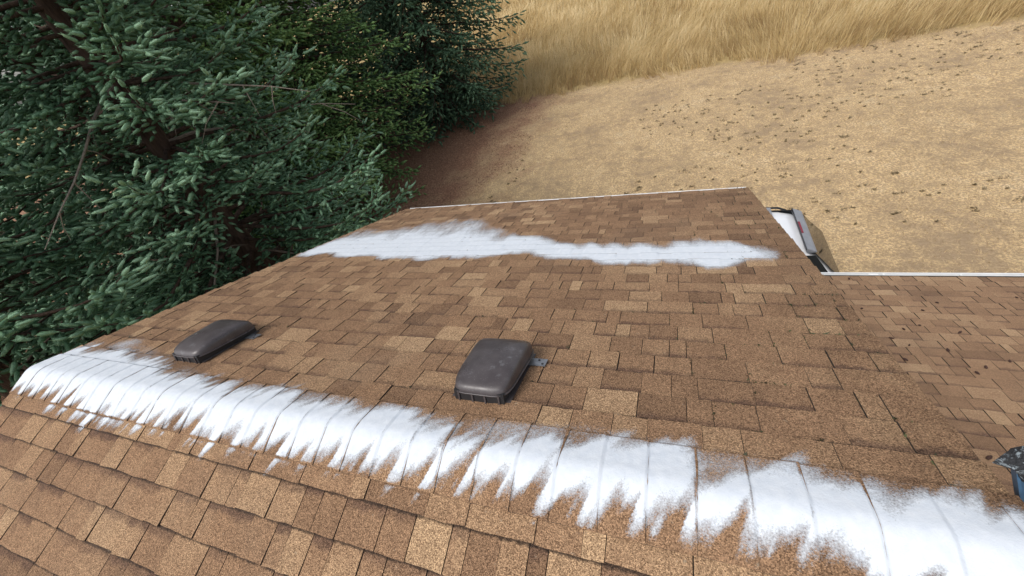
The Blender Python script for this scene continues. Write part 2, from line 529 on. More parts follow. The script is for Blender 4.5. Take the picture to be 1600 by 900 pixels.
for r in rest.values():
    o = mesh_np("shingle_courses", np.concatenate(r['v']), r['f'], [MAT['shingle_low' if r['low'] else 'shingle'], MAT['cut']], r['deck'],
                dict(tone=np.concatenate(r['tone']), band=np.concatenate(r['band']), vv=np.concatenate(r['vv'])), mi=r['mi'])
    o["kind"] = "stuff"

# ridge caps: bent pieces lapped along the ridge
CAPW = 0.168
def ridge_profile(v):
    """height of the deck line over the ridge along signed slope distance v (near < 0), softly bent: returns y, z, ny, nz"""
    a = np.abs(v); r = 0.035
    sg = np.sign(v)
    soft = np.where(a < r, (a * a + r * r) / (2 * r), a)
    y = sg * a * cs
    z = HR - soft * sn
    k = np.clip(v / r, -1, 1)
    ang = SL * k
    return y, z, np.sin(ang), np.cos(ang)
CAPS = []
xj = XL + 0.02
while xj < XR - 0.02:
    CAPS.append(xj); xj += EXP
cap_v = np.array([-CAPW, -0.10, -0.045, -0.02, 0.0, 0.02, 0.045, 0.10, CAPW])
def cap_height(x, x0):
    """butt (thick, lifted) end on the right, tail end on the left under the next butt"""
    return 0.0165 - 0.0052 * np.clip((x0 + EXP - x) / EXP, 0, 1.15)
for i, x0 in enumerate(CAPS):
    xb, xt = min(x0 + EXP, XR + 0.006), max(x0 - 0.018, XL - 0.004)
    jit = random.gauss(0, 0.003)
    sk = random.gauss(0, 0.004)
    rows = []
    for (x, dh) in ((xb, -0.0045), (xb, 0.0), (xt, 0.0)):
        y, z, ny, nz = ridge_profile(cap_v * (1 + jit))
        h = cap_height(x, x0) + dh
        xx = x + cap_v * sk / CAPW + np.array([random.gauss(0, 0.0012) for _ in cap_v])
        if x == xt: xx = np.full(len(cap_v), x)
        rows.append(np.stack([xx, y + ny * h, z + nz * h], 1))
    # lower rim of both side edges
    low = rows[2].copy(); low[:, 2] -= 0.006
    vs = np.concatenate(rows + [low]); n = len(cap_v)
    fs = []
    for k in range(n - 1):
        fs.append((k, k + 1, n + k + 1, n + k))
        fs.append((n + k, n + k + 1, 2 * n + k + 1, 2 * n + k))
    fs.append((0, n, 2 * n, 3 * n)); fs.append((n - 1, 4 * n - 1, 3 * n - 1, 2 * n - 1))
    tone = min(max(random.gauss(0.46, 0.1), 0.1), 0.9)
    vvs = np.full(len(vs), 0.9)
    o = mesh_np("ridge_cap", vs, fs, [MAT['shingle'], MAT['cut']], house, dict(tone=np.full(len(vs), tone), band=np.zeros(len(vs)), vv=vvs), mi=[1, 0] * (n - 1) + [1, 1])

# fascia, rake boards, walls
def rake_board(x):
    for pl, v1 in ((FAR, VE - 0.03), (NEAR, 3.1)):
        q = [pl.P(xx, v, h) for h in (-0.17, -0.024) for (xx, v) in ((x, 0.02), (x + 0.022, 0.02), (x + 0.022, v1), (x, v1))]
        MB().add(q, [(0, 3, 2, 1), (4, 5, 6, 7), (0, 1, 5, 4), (1, 2, 6, 5), (2, 3, 7, 6), (3, 0, 4, 7)]).build("rake_board", MAT['trim'], house)
rake_board(XL + 0.03); rake_board(XR - 0.052)
YE, ZE = VE * cs, HR - VE * sn
MB().box((XL + 0.06, YE - 0.075, ZE - 0.19), (XR - 0.06, YE - 0.045, ZE - 0.028)).build("fascia", MAT['trim'], house)
YL, ZL = 4.62 * cs, HR - LDROP - 4.62 * sn
MB().box((0.70, YL - 0.075, ZL - 0.19), (8.78, YL - 0.045, ZL - 0.028)).build("fascia", MAT['trim'], house)

def lapped(y, x0, x1, z0, z1, outward=1):
    """one lapped-siding wall: a saw-tooth profile drawn along x"""
    prof = [(y - 0.12 * outward, z0)]
    z = z0
    while z < z1 - 0.01:
        zt = min(z + 0.16, z1)
        prof += [(y + 0.016 * outward, z), (y + 0.002 * outward, zt)]
        z = zt
    prof.append((y - 0.12 * outward, z1))
    return MB().prism(prof, 'x', x0, x1)
lapped(3.86, XL + 0.35, 0.55, 0.0, 3.72).build("wall", MAT['siding'], house)
lapped(3.92, 0.78, 8.4, 0.0, 2.36).build("wall", MAT['siding'], house)
# gable walls
for x in (XL + 0.35, 0.55):
    prof = [(-2.8, 0.0), (3.70, 0.0), (3.70, HR - 3.70 / cs * sn - 0.03), (0.0, HR - 0.04), (-2.8, HR - 2.8 / cs * sn - 0.03)]
    n = len(prof)
    vs = [(x, a, b) for a, b in prof] + [(x + 0.12, a, b) for a, b in prof]
    MB().add(vs, [tuple(range(n - 1, -1, -1)), tuple(range(n, 2 * n))] + [(i, (i + 1) % n, n + (i + 1) % n, n + i) for i in range(n)]).build("gable_wall", MAT['siding'], house)
prof = [(-1.3, 0.0), (3.76, 0.0), (3.76, HR - LDROP - 3.76 / cs * sn - 0.04), (-1.3, HR - LDROP + 1.3 / cs * sn - 0.04)]
MB().add([(8.3, a, b) for a, b in prof] + [(8.4, a, b) for a, b in prof], [(3, 2, 1, 0), (4, 5, 6, 7)] + [(i, (i + 1) % 4, 4 + (i + 1) % 4, 4 + i) for i in range(4)]).build("gable_wall", MAT['siding'], house)

def gutter(y, z, x0, x1):
    """open K-style trough: back, floor, ogee front with a rolled lip"""
    prof = [(0.0, 0.0), (0.0, -0.085), (0.075, -0.085), (0.082, -0.062), (0.105, -0.035), (0.112, -0.012), (0.112, 0.004),
            (0.098, 0.004), (0.098, -0.004), (0.104, -0.006), (0.100, -0.030), (0.077, -0.056), (0.070, -0.080), (0.004, -0.080), (0.004, 0.0)]
    b = MB().prism([(y + p, z + q) for p, q in prof], 'x', x0, x1)
    go = b.build("gutter", MAT['white_metal'], house)
    for xe in (x0 - 0.002, x1):
        MB().prism([(y + p, z + q) for p, q in prof[:7]], 'x', xe, xe + 0.002).build("end_cap", MAT['white_metal'], go)
    xh = x0 + 0.3
    while xh < x1:
        MB().box((xh, y + 0.004, z - 0.012), (xh + 0.02, y + 0.104, z - 0.008)).build("hanger", MAT['white_metal'], go)
        xh += 0.75
    return go
gutter(YE - 0.040, ZE - 0.034, XL + 0.01, XR - 0.01)
gl = gutter(YL - 0.040, ZL - 0.030, 0.80, 8.8)
MB().box((2.46, YL + 0.0, ZL - 0.119), (2.56, YL + 0.0745, ZL - 0.045)).build("joint_sleeve", MAT['white_metal'], gl)

# ------------------------------------------------------------------ roof vents
def roof_vent(x, v, label, rz=0.0):
    """low slant hood over a neck; axis along the slope"""
    root = empty("roof_vent", tuple(FAR.P(x, v, 0.0)))
    tag(root, label, "roof vent", "plastic vents on the far slope")
    base = np.array(FAR.P(x, v, 0.0))
    ca, sa = math.cos(rz), math.sin(rz)
    def L(a, b, h):          # a across (x), b down the slope, relative to the root
        return tuple(FAR.P(x + a * ca - b * sa, v + a * sa + b * ca, h) - base)
    W, Ln = 0.148, 0.200     # half width, half length
    # hood skin: plan is a rounded rectangle, the back is arched, near end steep
    nu, nv = 28, 12
    vs, fs = [], []
    rings = [(1.0, 0.0), (1.0, 0.16), (0.992, 0.50), (0.972, 0.74), (0.94, 0.90), (0.895, 0.985), (0.82, 1.05), (0.66, 1.12), (0.45, 1.17), (0.24, 1.19), (0.10, 1.18)]
    def crest(tb):
        q = min(1.0, max(0.0, tb / 0.62)); q = q * (2 - q)
        return 0.082 + 0.036 * q - 0.026 * max(0.0, (tb - 0.75) / 0.25) ** 2
    for (k, g_) in rings:
        for i in range(nu):
            w = 2 * math.pi * (i + 0.5) / nu
            c_, s_ = math.cos(w), math.sin(w)
            e = 0.34
            a = math.copysign(abs(c_) ** e, c_) * W * k
            b = math.copysign(abs(s_) ** e, s_) * Ln * k
            tb = (b / Ln + 1) / 2
            a *= 0.90 + 0.10 * tb
            vs.append(L(a, b, 0.048 + (crest(tb) - 0.048) * g_))
    R = len(rings)
    for r in range(R - 1):
        for i in range(nu):
            fs.append((r * nu + i, r * nu + (i + 1) % nu, (r + 1) * nu + (i + 1) % nu, (r + 1) * nu + i))
    vs.append(L(0, 0, 0.1275)); top = len(vs) - 1
    for i in range(nu): fs.append(((R - 1) * nu + i, (R - 1) * nu + (i + 1) % nu, top))
    hood = MB().add(vs, fs).build("hood", MAT['vent'], root, smooth=True)
    m = hood.modifiers.new("thickness", 'SOLIDIFY'); m.thickness = 0.004; m.offset = -1
    # rolled rim round the hood's lower edge
    rim = []
    for i in range(nu + 1):
        w = 2 * math.pi * (i + 0.5) / nu
        c_, s_ = math.cos(w), math.sin(w)
        a = math.copysign(abs(c_) ** 0.36, c_) * W * 1.012
        b = math.copysign(abs(s_) ** 0.36, s_) * Ln * 1.012
        a *= 0.90 + 0.10 * (b / Ln + 1) / 2
        rim.append(L(a, b, 0.050))
    MB().tube(rim, 0.0042, 6, False).build("rim", MAT['vent'], hood, smooth=True)
    # neck under the hood with ribs
    nb = MB()
    A, B = 0.118, 0.196
    q = [L(a, b, h) for h in (-0.002, 0.060) for a, b in ((-A, -B), (A, -B), (A, B), (-A, B))]
    nb.add(q, [(0, 3, 2, 1), (4, 5, 6, 7), (0, 1, 5, 4), (1, 2, 6, 5), (2, 3, 7, 6), (3, 0, 4, 7)])
    nk = nb.build("neck", MAT['black'], root)
    for a in (-0.095, -0.03, 0.03, 0.095):
        q = [L(a + da, b, h) for h in (0.004, 0.056) for da, b in ((-0.004, -B - 0.006), (0.004, -B - 0.006), (0.004, -B + 0.002), (-0.004, -B + 0.002))]
        MB().add(q, [(0, 3, 2, 1), (4, 5, 6, 7), (0, 1, 5, 4), (1, 2, 6, 5), (2, 3, 7, 6), (3, 0, 4, 7)]).build("rib", MAT['vent'], nk)
    # flashing plate, its bare corner tab shows on the right
    q = [L(a, b, h) for h in (0.0115, 0.0135) for a, b in ((-0.14, -0.185), (0.14, -0.185), (0.14, 0.20), (-0.14, 0.20))]
    fl = MB().add(q, [(0, 3, 2, 1), (4, 5, 6, 7), (0, 1, 5, 4), (1, 2, 6, 5), (2, 3, 7, 6), (3, 0, 4, 7)]).build("flashing", MAT['vent'], root)
    q = [L(a, b, h) for h in (0.014, 0.017) for a, b in ((0.13, 0.095), (0.214, 0.095), (0.214, 0.155), (0.13, 0.155))]
    tb_ = MB().add(q, [(0, 3, 2, 1), (4, 5, 6, 7), (0, 1, 5, 4), (1, 2, 6, 5), (2, 3, 7, 6), (3, 0, 4, 7)]).build("metal_tab", MAT['galv'], root)
    for a, b in ((0.175, 0.14), (0.198, 0.112)):
        ring = [L(a + 0.006 * math.cos(w), b + 0.006 * math.sin(w), h) for h in (0.0165, 0.0195) for w in [i * math.pi / 4 for i in range(8)]]
        MB().add(ring, [tuple(range(7, -1, -1)), tuple(range(8, 16))] + [(i, (i + 1) % 8, 8 + (i + 1) % 8, 8 + i) for i in range(8)]).build("nail_head", MAT['black'], tb_)
    return root
roof_vent(-0.752, 0.452, "dark grey roof vent in the middle of the picture, just behind the ridge")
roof_vent(-2.745, 0.455, "dark grey roof vent close to the left rake beside the powdered ridge")

# ------------------------------------------------------------------ ladder resting on the rake
lad = empty("ladder", (1.55, 0.0, 3.9 - 0.0))
tag(lad, "blue ladder with paint-spattered black top cap leaning at the roof's right edge", "ladder")
t = NT("spattered_cap").set(0.7)
cc = t.mix(t.mapr(t.noise(60, 4, 0.7), 0.54, 0.62, 0, 0.8), (0.018, 0.019, 0.022), (0.30, 0.35, 0.38))
t.color(cc)
t.bump(t.noise(45, 4, 0.7), 0.9, 0.02)
MAT['cap'] = t.m
MAT['blue'] = plain("blue_fibreglass", (0.05, 0.12, 0.21), 0.5, var=0.2, scale=25)
LT = np.array([-0.42, 0.0, 0.9]); LT /= np.linalg.norm(LT)      # up the ladder
LNn = np.array([0.9, 0.0, 0.42]); LNn /= np.linalg.norm(LNn)
LO = np.array([0.978, 0.0, HR - 0.12])                          # where the rail passes the rake
lroot = np.array([1.55, 0.0, 3.9])
def LP(y, s, w):
    return tuple(LO + np.array([0, y, 0]) + LT * s + LNn * w - lroot)
s_bot = -(LO[2] - (HR - LDROP) - 0.02) / LT[2] - 0.02
for y in (0.185, -0.225):
    # C-channel rail
    prof = [(-0.045, -0.016), (0.045, -0.016), (0.045, 0.016), (0.039, 0.016), (0.039, -0.010), (-0.039, -0.010), (-0.039, 0.016), (-0.045, 0.016)]
    sgn = 1 if y > 0 else -1
    vs = [LP(y - sgn * b, s, a) for s in (s_bot, 0.255) for a, b in prof]
    n = len(prof)
    rl = MB().add(vs, [tuple(range(n - 1, -1, -1)), tuple(range(n, 2 * n))] + [(i, (i + 1) % n, n + (i + 1) % n, n + i) for i in range(n)]).build("rail", MAT['blue'], lad)
    # cap: crumpled boot with a pointed beak towards the roof
    rings, vs, fs = [], [], []
    nseg = 14
    for s, ka, kb, off in ((0.175, 0.042, 0.022, 0.0), (0.21, 0.043, 0.026, -0.002), (0.240, 0.047, 0.028, -0.003), (0.258, 0.052, 0.027, -0.006), (0.276, 0.045, 0.025, -0.004), (0.289, 0.031, 0.019, 0.0), (0.296, 0.012, 0.008, 0.004)):
        for i in range(nseg):
            w = 2 * math.pi * i / nseg
            a = math.copysign(abs(math.cos(w)) ** 0.6, math.cos(w)) * ka
            b = math.copysign(abs(math.sin(w)) ** 0.6, math.sin(w)) * kb
            if abs(w - math.pi) < 0.3 and 0.235 < s < 0.28: a -= 0.024
            j = 0.004
            vs.append(LP(y + b + random.uniform(-j, j), s + random.uniform(-j, j), a + off + random.uniform(-j, j)))
    for r in range(6):
        for i in range(nseg):
            fs.append((r * nseg + i, r * nseg + (i + 1) % nseg, (r + 1) * nseg + (i + 1) % nseg, (r + 1) * nseg + i))
    fs.append(tuple(range(nseg - 1, -1, -1))); fs.append(tuple(range(6 * nseg, 7 * nseg)))
    MB().add(vs, fs).build("end_cap", MAT['cap'], lad)
s = s_bot + 0.22
while s < 0.15:
    MB().tube([LP(-0.214, s, 0), LP(0.174, s, 0)], 0.016, 8).build("rung", MAT['galv'], lad)
    s += 0.305

# ------------------------------------------------------------------ fallen cones on the lower roof
def cone_geo(L=0.055, R=0.016):
    vs, fs = [], []
    n = 8
    prof = [(0, .25), (.12, .8), (.2, .62), (.32, 1.0), (.4, .78), (.52, .98), (.6, .72), (.72, .8), (.8, .5), (.92, .45), (1, .12)]
    for r, (s_, k) in enumerate(prof):
        for i in range(n):
            w = 2 * math.pi * (i + 0.5 * (r % 2)) / n
            vs.append((R * k * math.cos(w), (s_ - 0.5) * L, R * k * math.sin(w)))
    for r in range(len(prof) - 1):
        for i in range(n):
            fs.append((r * n + i, r * n + (i + 1) % n, (r + 1) * n + (i + 1) % n, (r + 1) * n + i))
    fs.append(tuple(range(n - 1, -1, -1))); fs.append(tuple(range((len(prof) - 1) * n, len(prof) * n)))
    return vs, fs
cone_spots = [(2.17, 4.2), (2.02, 3.38), (2.54, 3.38), (2.74, 3.57), (2.62, 2.94), (2.37, 3.05), (2.04, 2.77), (2.13, 2.66), (2.21, 2.96),
              (2.72, 2.49), (3.46, 3.74), (2.51, 2.37), (2.0, 2.41), (2.41, 2.28), (2.38, 2.61), (1.98, 1.32)]
proto = None
for (x, y) in cone_spots:
    if proto is None:
        o = MB().add(*cone_geo()).build("fallen_cone", MAT['cone'], None, smooth=False)
        proto = o
    else:
        o = proto.copy(); C.objects.link(o)
    o.location = tuple(LOW.P(x, y / cs, 0.017))
    k = random.uniform(0.45, 0.85)
    o.scale = (k * 1.1, k, k * 0.9)
    o.rotation_euler = (-SL * 0.6, random.uniform(0, 3), random.uniform(0, 6.28))
    tag(o, "small dark brown cone lying on the lower wing's shingles", "cone", "fallen cones on the lower roof")

# ------------------------------------------------------------------ parked car behind the wing (tail towards +x)
def car():
    root = empty("parked_car", (0.2, 6.42, 0.0))
    tag(root, "white car with black roof rails, its tail showing behind the roof's right rake", "car")
    paint = NT("white_car_paint").set(0.25, 0, 0.5)
    paint.color(paint.mix(paint.mapr(paint.noise(3, 3), 0.3, 0.7, 0, 1), (0.74, 0.75, 0.77), (0.80, 0.81, 0.82)))
    paint.b.inputs["Coat Weight"].default_value = 0.6
    glass = NT("car_glass").set(0.03, 0, 0.9, (0.012, 0.014, 0.015)).m
    red = NT("red_lamp").set(0.15, 0, 0.6, (0.22, 0.03, 0.045)).m
    lamp = NT("clear_lamp").set(0.08, 0, 0.8, (0.5, 0.52, 0.55)).m
    grey = plain("grey_trim_and_shade", (0.24, 0.25, 0.27), 0.45)
    # stations along x: (x, floor z, belt z, belt half width, top z, top half width)
    ST = [(-2.10, 0.38, 0.62, 0.62, 0.72, 0.55), (-2.02, 0.25, 0.72, 0.80, 0.86, 0.70), (-1.60, 0.22, 0.90, 0.88, 0.98, 0.74), (-0.95, 0.22, 1.00, 0.91, 1.07, 0.76),
          (-0.80, 0.22, 1.02, 0.91, 1.12, 0.755), (-0.10, 0.22, 1.03, 0.92, 1.64, 0.655), (0.15, 0.22, 1.03, 0.92, 1.70, 0.65), (0.9, 0.22, 1.04, 0.92, 1.735, 0.66), (1.5, 0.22, 1.05, 0.92, 1.725, 0.66),
          (1.98, 0.24, 1.06, 0.91, 1.695, 0.65), (2.30, 0.30, 1.06, 0.90, 1.37, 0.72), (2.58, 0.36, 1.03, 0.87, 1.06, 0.80), (2.64, 0.42, 0.85, 0.82, 0.90, 0.78)]
    ST = [(a, f, b, hw, t_, th) for a, f, b, hw, t_, th in ST]
    rows = []
    for (x, zf, zb, hb, zt, ht) in ST:
        ring = [(-hb * 0.92, zf), (-hb * 0.99, zf + 0.2), (-hb, (zf + zb) / 2), (-hb * 0.985, zb), (-ht - 0.02, zt - 0.06 * min(1, (zt - zb) * 4)), (-ht + 0.06, zt - 0.01), (-ht * 0.5, zt + 0.015), (0, zt + 0.02)]
        ring = ring + [(-y, z) for y, z in ring[-2::-1]]
        rows.append([(x, y, z) for y, z in ring])
    n = len(rows[0])
    vs = [q for r in rows for q in r]
    fs = []
    for i in range(len(rows) - 1):
        for k in range(n - 1):
            fs.append((i * n + k, (i + 1) * n + k, (i + 1) * n + k + 1, i * n + k + 1))
        fs.append((i * n, i * n + n - 1, (i + 1) * n + n - 1, (i + 1) * n))
    fs.append(tuple(range(n))); fs.append(tuple(range((len(rows) - 1) * n + n - 1, (len(rows) - 1) * n - 1, -1)))
    body = MB().add(vs, fs).build("body", paint.m, root, smooth=True)
    m = body.modifiers.new("sub", 'SUBSURF'); m.levels = 1; m.render_levels = 1
    def panel(name, quad, mat, off, par, thick=0.006):
        """four corners pushed off the body along their normal, with thickness"""
        a, b, c_, d_ = [Vector(q) for q in quad]
        nn = (b - a).cross(d_ - a).normalized()
        vs = [q + nn * off for q in (a, b, c_, d_)] + [q + nn * (off + thick) for q in (a, b, c_, d_)]
        return MB().add(vs, [(3, 2, 1, 0), (4, 5, 6, 7), (0, 1, 5, 4), (1, 2, 6, 5), (2, 3, 7, 6), (3, 0, 4, 7)]).build(name, mat, par, bevel=0.004)
    # rear window between spoiler and tailgate
    panel("rear_window", [(2.10, -0.61, 1.612), (2.57, -0.72, 1.10), (2.57, 0.72, 1.10), (2.10, 0.61, 1.612)], glass, 0.012, root)
    panel("windshield", [(-0.74, 0.70, 1.14), (-0.74, -0.70, 1.14), (-0.12, -0.60, 1.63), (-0.12, 0.60, 1.63)], glass, -0.004, root)
    for sgn in (-1, 1):
        def sw(name, x0, x1, x2, x3):
            q = [(x0, sgn * 0.915, 1.06), (x1, sgn * 0.915, 1.07), (x2, sgn * 0.685, 1.645), (x3, sgn * 0.685, 1.645)]
            if sgn > 0: q = q[::-1]
            panel(name, q, glass, 0.012, root)
        sw("side_window", -0.55, 0.42, 0.42, 0.0)
        sw("side_window", 0.47, 1.30, 1.25, 0.47)
        sw("side_window", 1.36, 2.52, 2.09, 1.31)
        # roof rail on two feet
        rr = MB().tube([(-0.05, sgn * 0.60, 1.70), (0.05, sgn * 0.60, 1.76), (0.9, sgn * 0.60, 1.79), (1.72, sgn * 0.60, 1.77), (1.86, sgn * 0.60, 1.71)], 0.020, 8).build("roof_rail", MAT['black'], root, smooth=True)
        panel("tail_lamp", [(2.42, sgn * 0.87, 1.02), (2.62, sgn * 0.80, 0.98), (2.65, sgn * 0.82, 0.80), (2.46, sgn * 0.89, 0.84)][::(1 if sgn < 0 else -1)], red, 0.02, root)
        panel("headlight", [(-2.06, sgn * 0.74, 0.70), (-1.80, sgn * 0.84, 0.80), (-1.80, sgn * 0.86, 0.68), (-2.07, sgn * 0.76, 0.60)][::(1 if sgn < 0 else -1)], lamp, 0.01, root)
        for xw in (-1.35, 1.45):
            wh = MB()
            prof = [(0.20, -0.11), (0.31, -0.11), (0.335, -0.08), (0.34, 0.0), (0.335, 0.08), (0.31, 0.11), (0.20, 0.11)]
            vs, fs = [], []
            for i in range(24):
                w = 2 * math.pi * i / 24
                for r_, yy in prof: vs.append((xw + r_ * math.cos(w), sgn * 0.83 + yy, 0.34 + r_ * math.sin(w)))
            k = len(prof)
            for i in range(24):
                for j in range(k):
                    fs.append((i * k + j, ((i + 1) % 24) * k + j, ((i + 1) % 24) * k + (j + 1) % k, i * k + (j + 1) % k))
            ty = wh.add(vs, fs).build("tyre", MAT['rubber'], root, smooth=True)
            MB().tube([(xw, sgn * 0.83 - 0.09, 0.34), (xw, sgn * 0.83 + 0.09, 0.34)], 0.205, 20).build("rim", grey, ty)
        MB().box((-0.42, sgn * 0.93, 1.02), (-0.30, sgn * 1.06, 1.15)).build("mirror", paint.m, root, bevel=0.03)
    # cross bar, spoiler with the high brake lamp
    MB().box((1.52, -0.60, 1.765), (1.60, 0.60, 1.79)).build("cross_bar", grey, root, bevel=0.008)
    sp = MB().prism([(1.965, 1.735), (2.10, 1.680), (2.13, 1.655), (2.05, 1.635), (1.965, 1.66)], 'y', -0.62, 0.62).build("spoiler", grey, root, bevel=0.008)  # spoiler's grey carries the shade of its falling slope in the colour
    MB().box((1.97, -0.17, 1.731), (2.0, 0.17, 1.742)).build("brake_lamp", red, sp)
    MB().box((1.955, -0.63, 1.705), (1.964, 0.63, 1.742)).build("roof_seam", MAT['black'], sp)
    MB().box((2.55, -0.80, 0.42), (2.71, 0.80, 0.66)).build("bumper", MAT['black'], root, bevel=0.03)
    return root
car()

# ------------------------------------------------------------------ conifers
def needles(P, D, Ln, k, nl, nw, tint, spread=(0.55, 1.0)):
    """k needle triangles round each shoot; P base, D unit direction, Ln length"""
    n = len(P)
    ref = rng.normal(size=(n, 3)); A = np.cross(D, ref); A /= np.linalg.norm(A, axis=1, keepdims=True) + 1e-9
    B = np.cross(D, A)
    s = (np.arange(k)[None, :] + rng.random((n, k))) / k
    phi = rng.random((n, k)) * 6.283
    ang = rng.uniform(*spread, (n, k)) * (1.0 - 0.5 * s)
    rad = A[:, None] * np.cos(phi)[..., None] + B[:, None] * np.sin(phi)[..., None]
    nd = D[:, None] * np.cos(ang)[..., None] + rad * np.sin(ang)[..., None]
    base = P[:, None] + D[:, None] * (s * Ln[:, None])[..., None]
    side = np.cross(nd, rad + 0.3 * rng.normal(size=(n, k, 3)))
    side /= np.linalg.norm(side, axis=2, keepdims=True) + 1e-9
    l = nl * rng.uniform(0.75, 1.2, (n, k, 1))
    v0 = base + side * nw * 0.5; v1 = base - side * nw * 0.5; v2 = base + nd * l
    V = np.stack([v0, v1, v2], 2).reshape(-1, 3)
    T = np.repeat(np.clip(tint[:, None] + 0.14 * (s - 0.5) + rng.normal(0, 0.05, (n, k)), 0, 1), 3)
    return V.astype(np.float32), T.astype(np.float32)

def conifer(name, label, cat, x, y, Ht, R, tr, mat, z_first=0.6, whorl=0.40, per=5, sec=0.12, sho=0.09, shoot_len=0.115,
            k=22, nl=0.022, nw=0.005, droop=0.25, hang=0.15, upturn=0.5, lod=1.0, group=None, dead=0, ztop_full=9.0, power=0.75, facing=True, seclen=0.62, skirt=1.0, core=0.02, vary=0.16, blunt=False, dead_z=(1.0, 3.6)):
    root = empty(name, (x, y, float(ground_z(np.array(x), np.array(y)))))
    z0 = root.location.z
    tag(root, label, cat, group)
    tb = MB()
    # trunk with a root flare and slight wander
    pts, rad = [], []
    wx, wy = random.uniform(-.1, .1), random.uniform(-.1, .1)
    for i in range(15):
        s = i / 14
        pts.append((wx * math.sin(3 * s), wy * math.sin(4 * s), s * Ht - (0.15 if i == 0 else 0)))
        rad.append(tr * (1.35 if i == 0 else 1.0) * (1 - s) ** 0.85 + 0.012)
    tb.tube(pts, rad, 12)
    SP, SD, SLn, ST = [], [], [], []
    tocam = np.array([CAM[0] - x, CAM[1] - y]); tocam /= np.linalg.norm(tocam)
    z = z_first
    while z < Ht - 0.3:
        frac = z / Ht
        Lb = R * min(1.0, skirt + (1 - skirt) * frac / 0.3) * (1 - frac) ** power * random.uniform(0.85, 1.08)
        a0 = random.uniform(0, 6.28)
        for b in range(per):
            az = a0 + 2 * math.pi * b / per + random.gauss(0, 0.22)
            zz = z + random.uniform(-0.16, 0.16)
            L = Lb * random.uniform(0.72, 1.12)
            h = np.array([math.cos(az), math.sin(az), 0.0])
            if h[0] > 0.1: L = min(L, (-4.35 - x) / h[0])     # boughs stop short of the rake
            if L < 0.25: continue
            shade = random.gauss(0, 0.07)
            face = h[:2] @ tocam
            dens = 1.0
            if facing and face < -0.3: dens = 0.27
            ends = np.array([[x + h[0] * L * e_, y + h[1] * L * e_, z0 + zz - droop * 0.5 * L * e_] for e_ in (0.3, 0.65, 1.0)])
            ex, ey, ed = project(ends)
            seen = (ed > 0.5) & (ex > -260) & (ex < 1860) & (ey > -230) & (ey < 620)
            if not seen.any(): dens = min(dens, 0.12)
            # spine
            ns = 12
            q = np.linspace(0, 1, ns)
            dr = droop * (1.25 - 1.0 * frac) * random.uniform(0.6, 1.3)
            zc = L * (0.10 * q - dr * q ** 1.4 + upturn * dr * q ** 4)
            wob = np.cumsum(rng.normal(0, 0.018, ns)) * L * 0.5
            perp = np.array([-h[1], h[0], 0.0])
            sp = h[None] * (q * L)[:, None] + perp[None] * wob[:, None]
            sp[:, 2] += zz + zc
            sp[:, :2] += 0.0
            br = 0.012 + 0.011 * L
            tb.tube([tuple(v) for v in sp[::2]] + [tuple(sp[-1])], [br * (1 - 0.92 * i / 6.0) for i in range(7)], 5, False)
            # secondaries
            start = 0.18 if L > 1 else 0.08
            step = sec / max(dens, 0.12) / lod
            m = max(int(L * (1 - start) / step), 3)
            for side in (-1, 1):
                qs = start + (1 - start) * (np.arange(m) + rng.random(m) * 0.7) / m
                for qq in qs:
                    if qq > 0.995: continue
                    j = min(int(qq * (ns - 1)), ns - 2)
                    f_ = qq * (ns - 1) - j
                    p0 = sp[j] * (1 - f_) + sp[j + 1] * f_
                    T = sp[j + 1] - sp[j]; T /= np.linalg.norm(T)
                    S = np.cross(T, (0, 0, 1.0)); S /= np.linalg.norm(S) + 1e-9
                    an = random.uniform(0.65, 1.05)
                    d = T * math.cos(an) + side * S * math.sin(an)
                    d = d + np.array([0, 0, random.gauss(-hang, vary)])
                    d /= np.linalg.norm(d)
                    l2 = seclen * (0.25 + 0.75 * math.sin(math.pi * min(1.0, 0.18 + 0.80 * (1 - qq)) * 0.62)) * random.uniform(0.55, 1.15) * min(1.0, L / 2.0 + 0.25)
                    l2 = max(l2, 0.08)
                    m2 = max(int(l2 / sho), 1)
                    t2 = (np.arange(m2) + 0.3) / m2
                    bend = np.array([0, 0, -0.25 * hang * l2])
                    pp = p0[None] + d[None] * (t2 * l2)[:, None] + bend[None] * (t2 ** 2)[:, None]
                    S2 = np.cross(d, (0, 0, 1.0)); S2 /= np.linalg.norm(S2) + 1e-9
                    sg = np.where(np.arange(m2) % 2 == 0, 1.0, -1.0)[:, None]
                    dd = d[None] * 0.75 + S2[None] * sg * 0.62 + rng.normal(0, 0.18, (m2, 3)) + np.array([0, 0, 0.10])
                    dd[-1] = d + np.array([0, 0, 0.12])
                    dd /= np.linalg.norm(dd, axis=1, keepdims=True)
                    SP.append(pp); SD.append(dd)
                    SLn.append(shoot_len * rng.uniform(0.7, 1.25, m2))
                    # outer shoots are this year's paler growth
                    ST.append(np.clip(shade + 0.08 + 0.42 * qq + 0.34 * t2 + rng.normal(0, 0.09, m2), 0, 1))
            # leader
            SP.append(sp[-3:]); T = sp[-1] - sp[-3]; T /= np.linalg.norm(T)
            SD.append(np.repeat((T + np.array([0, 0, 0.1]))[None], 3, 0)); SLn.append(np.full(3, shoot_len * 1.2)); ST.append(np.full(3, 0.75))
        z += whorl * random.uniform(0.8, 1.2)
    tk = tb.build("trunk", MAT['bark'], root, smooth=True)
    SP = np.concatenate(SP); SD = np.concatenate(SD); SLn = np.concatenate(SLn); ST = np.concatenate(ST)
    SD /= np.linalg.norm(SD, axis=1, keepdims=True)
    V, T = needles(SP, SD, SLn, k, nl, nw, ST)
    F = np.arange(len(V), dtype=np.int32).reshape(-1, 3)
    # the dense inner brush of every shoot: a slim eight-faced spindle
    n = len(SP)
    A = np.cross(SD, rng.normal(size=(n, 3))); A /= np.linalg.norm(A, axis=1, keepdims=True) + 1e-9
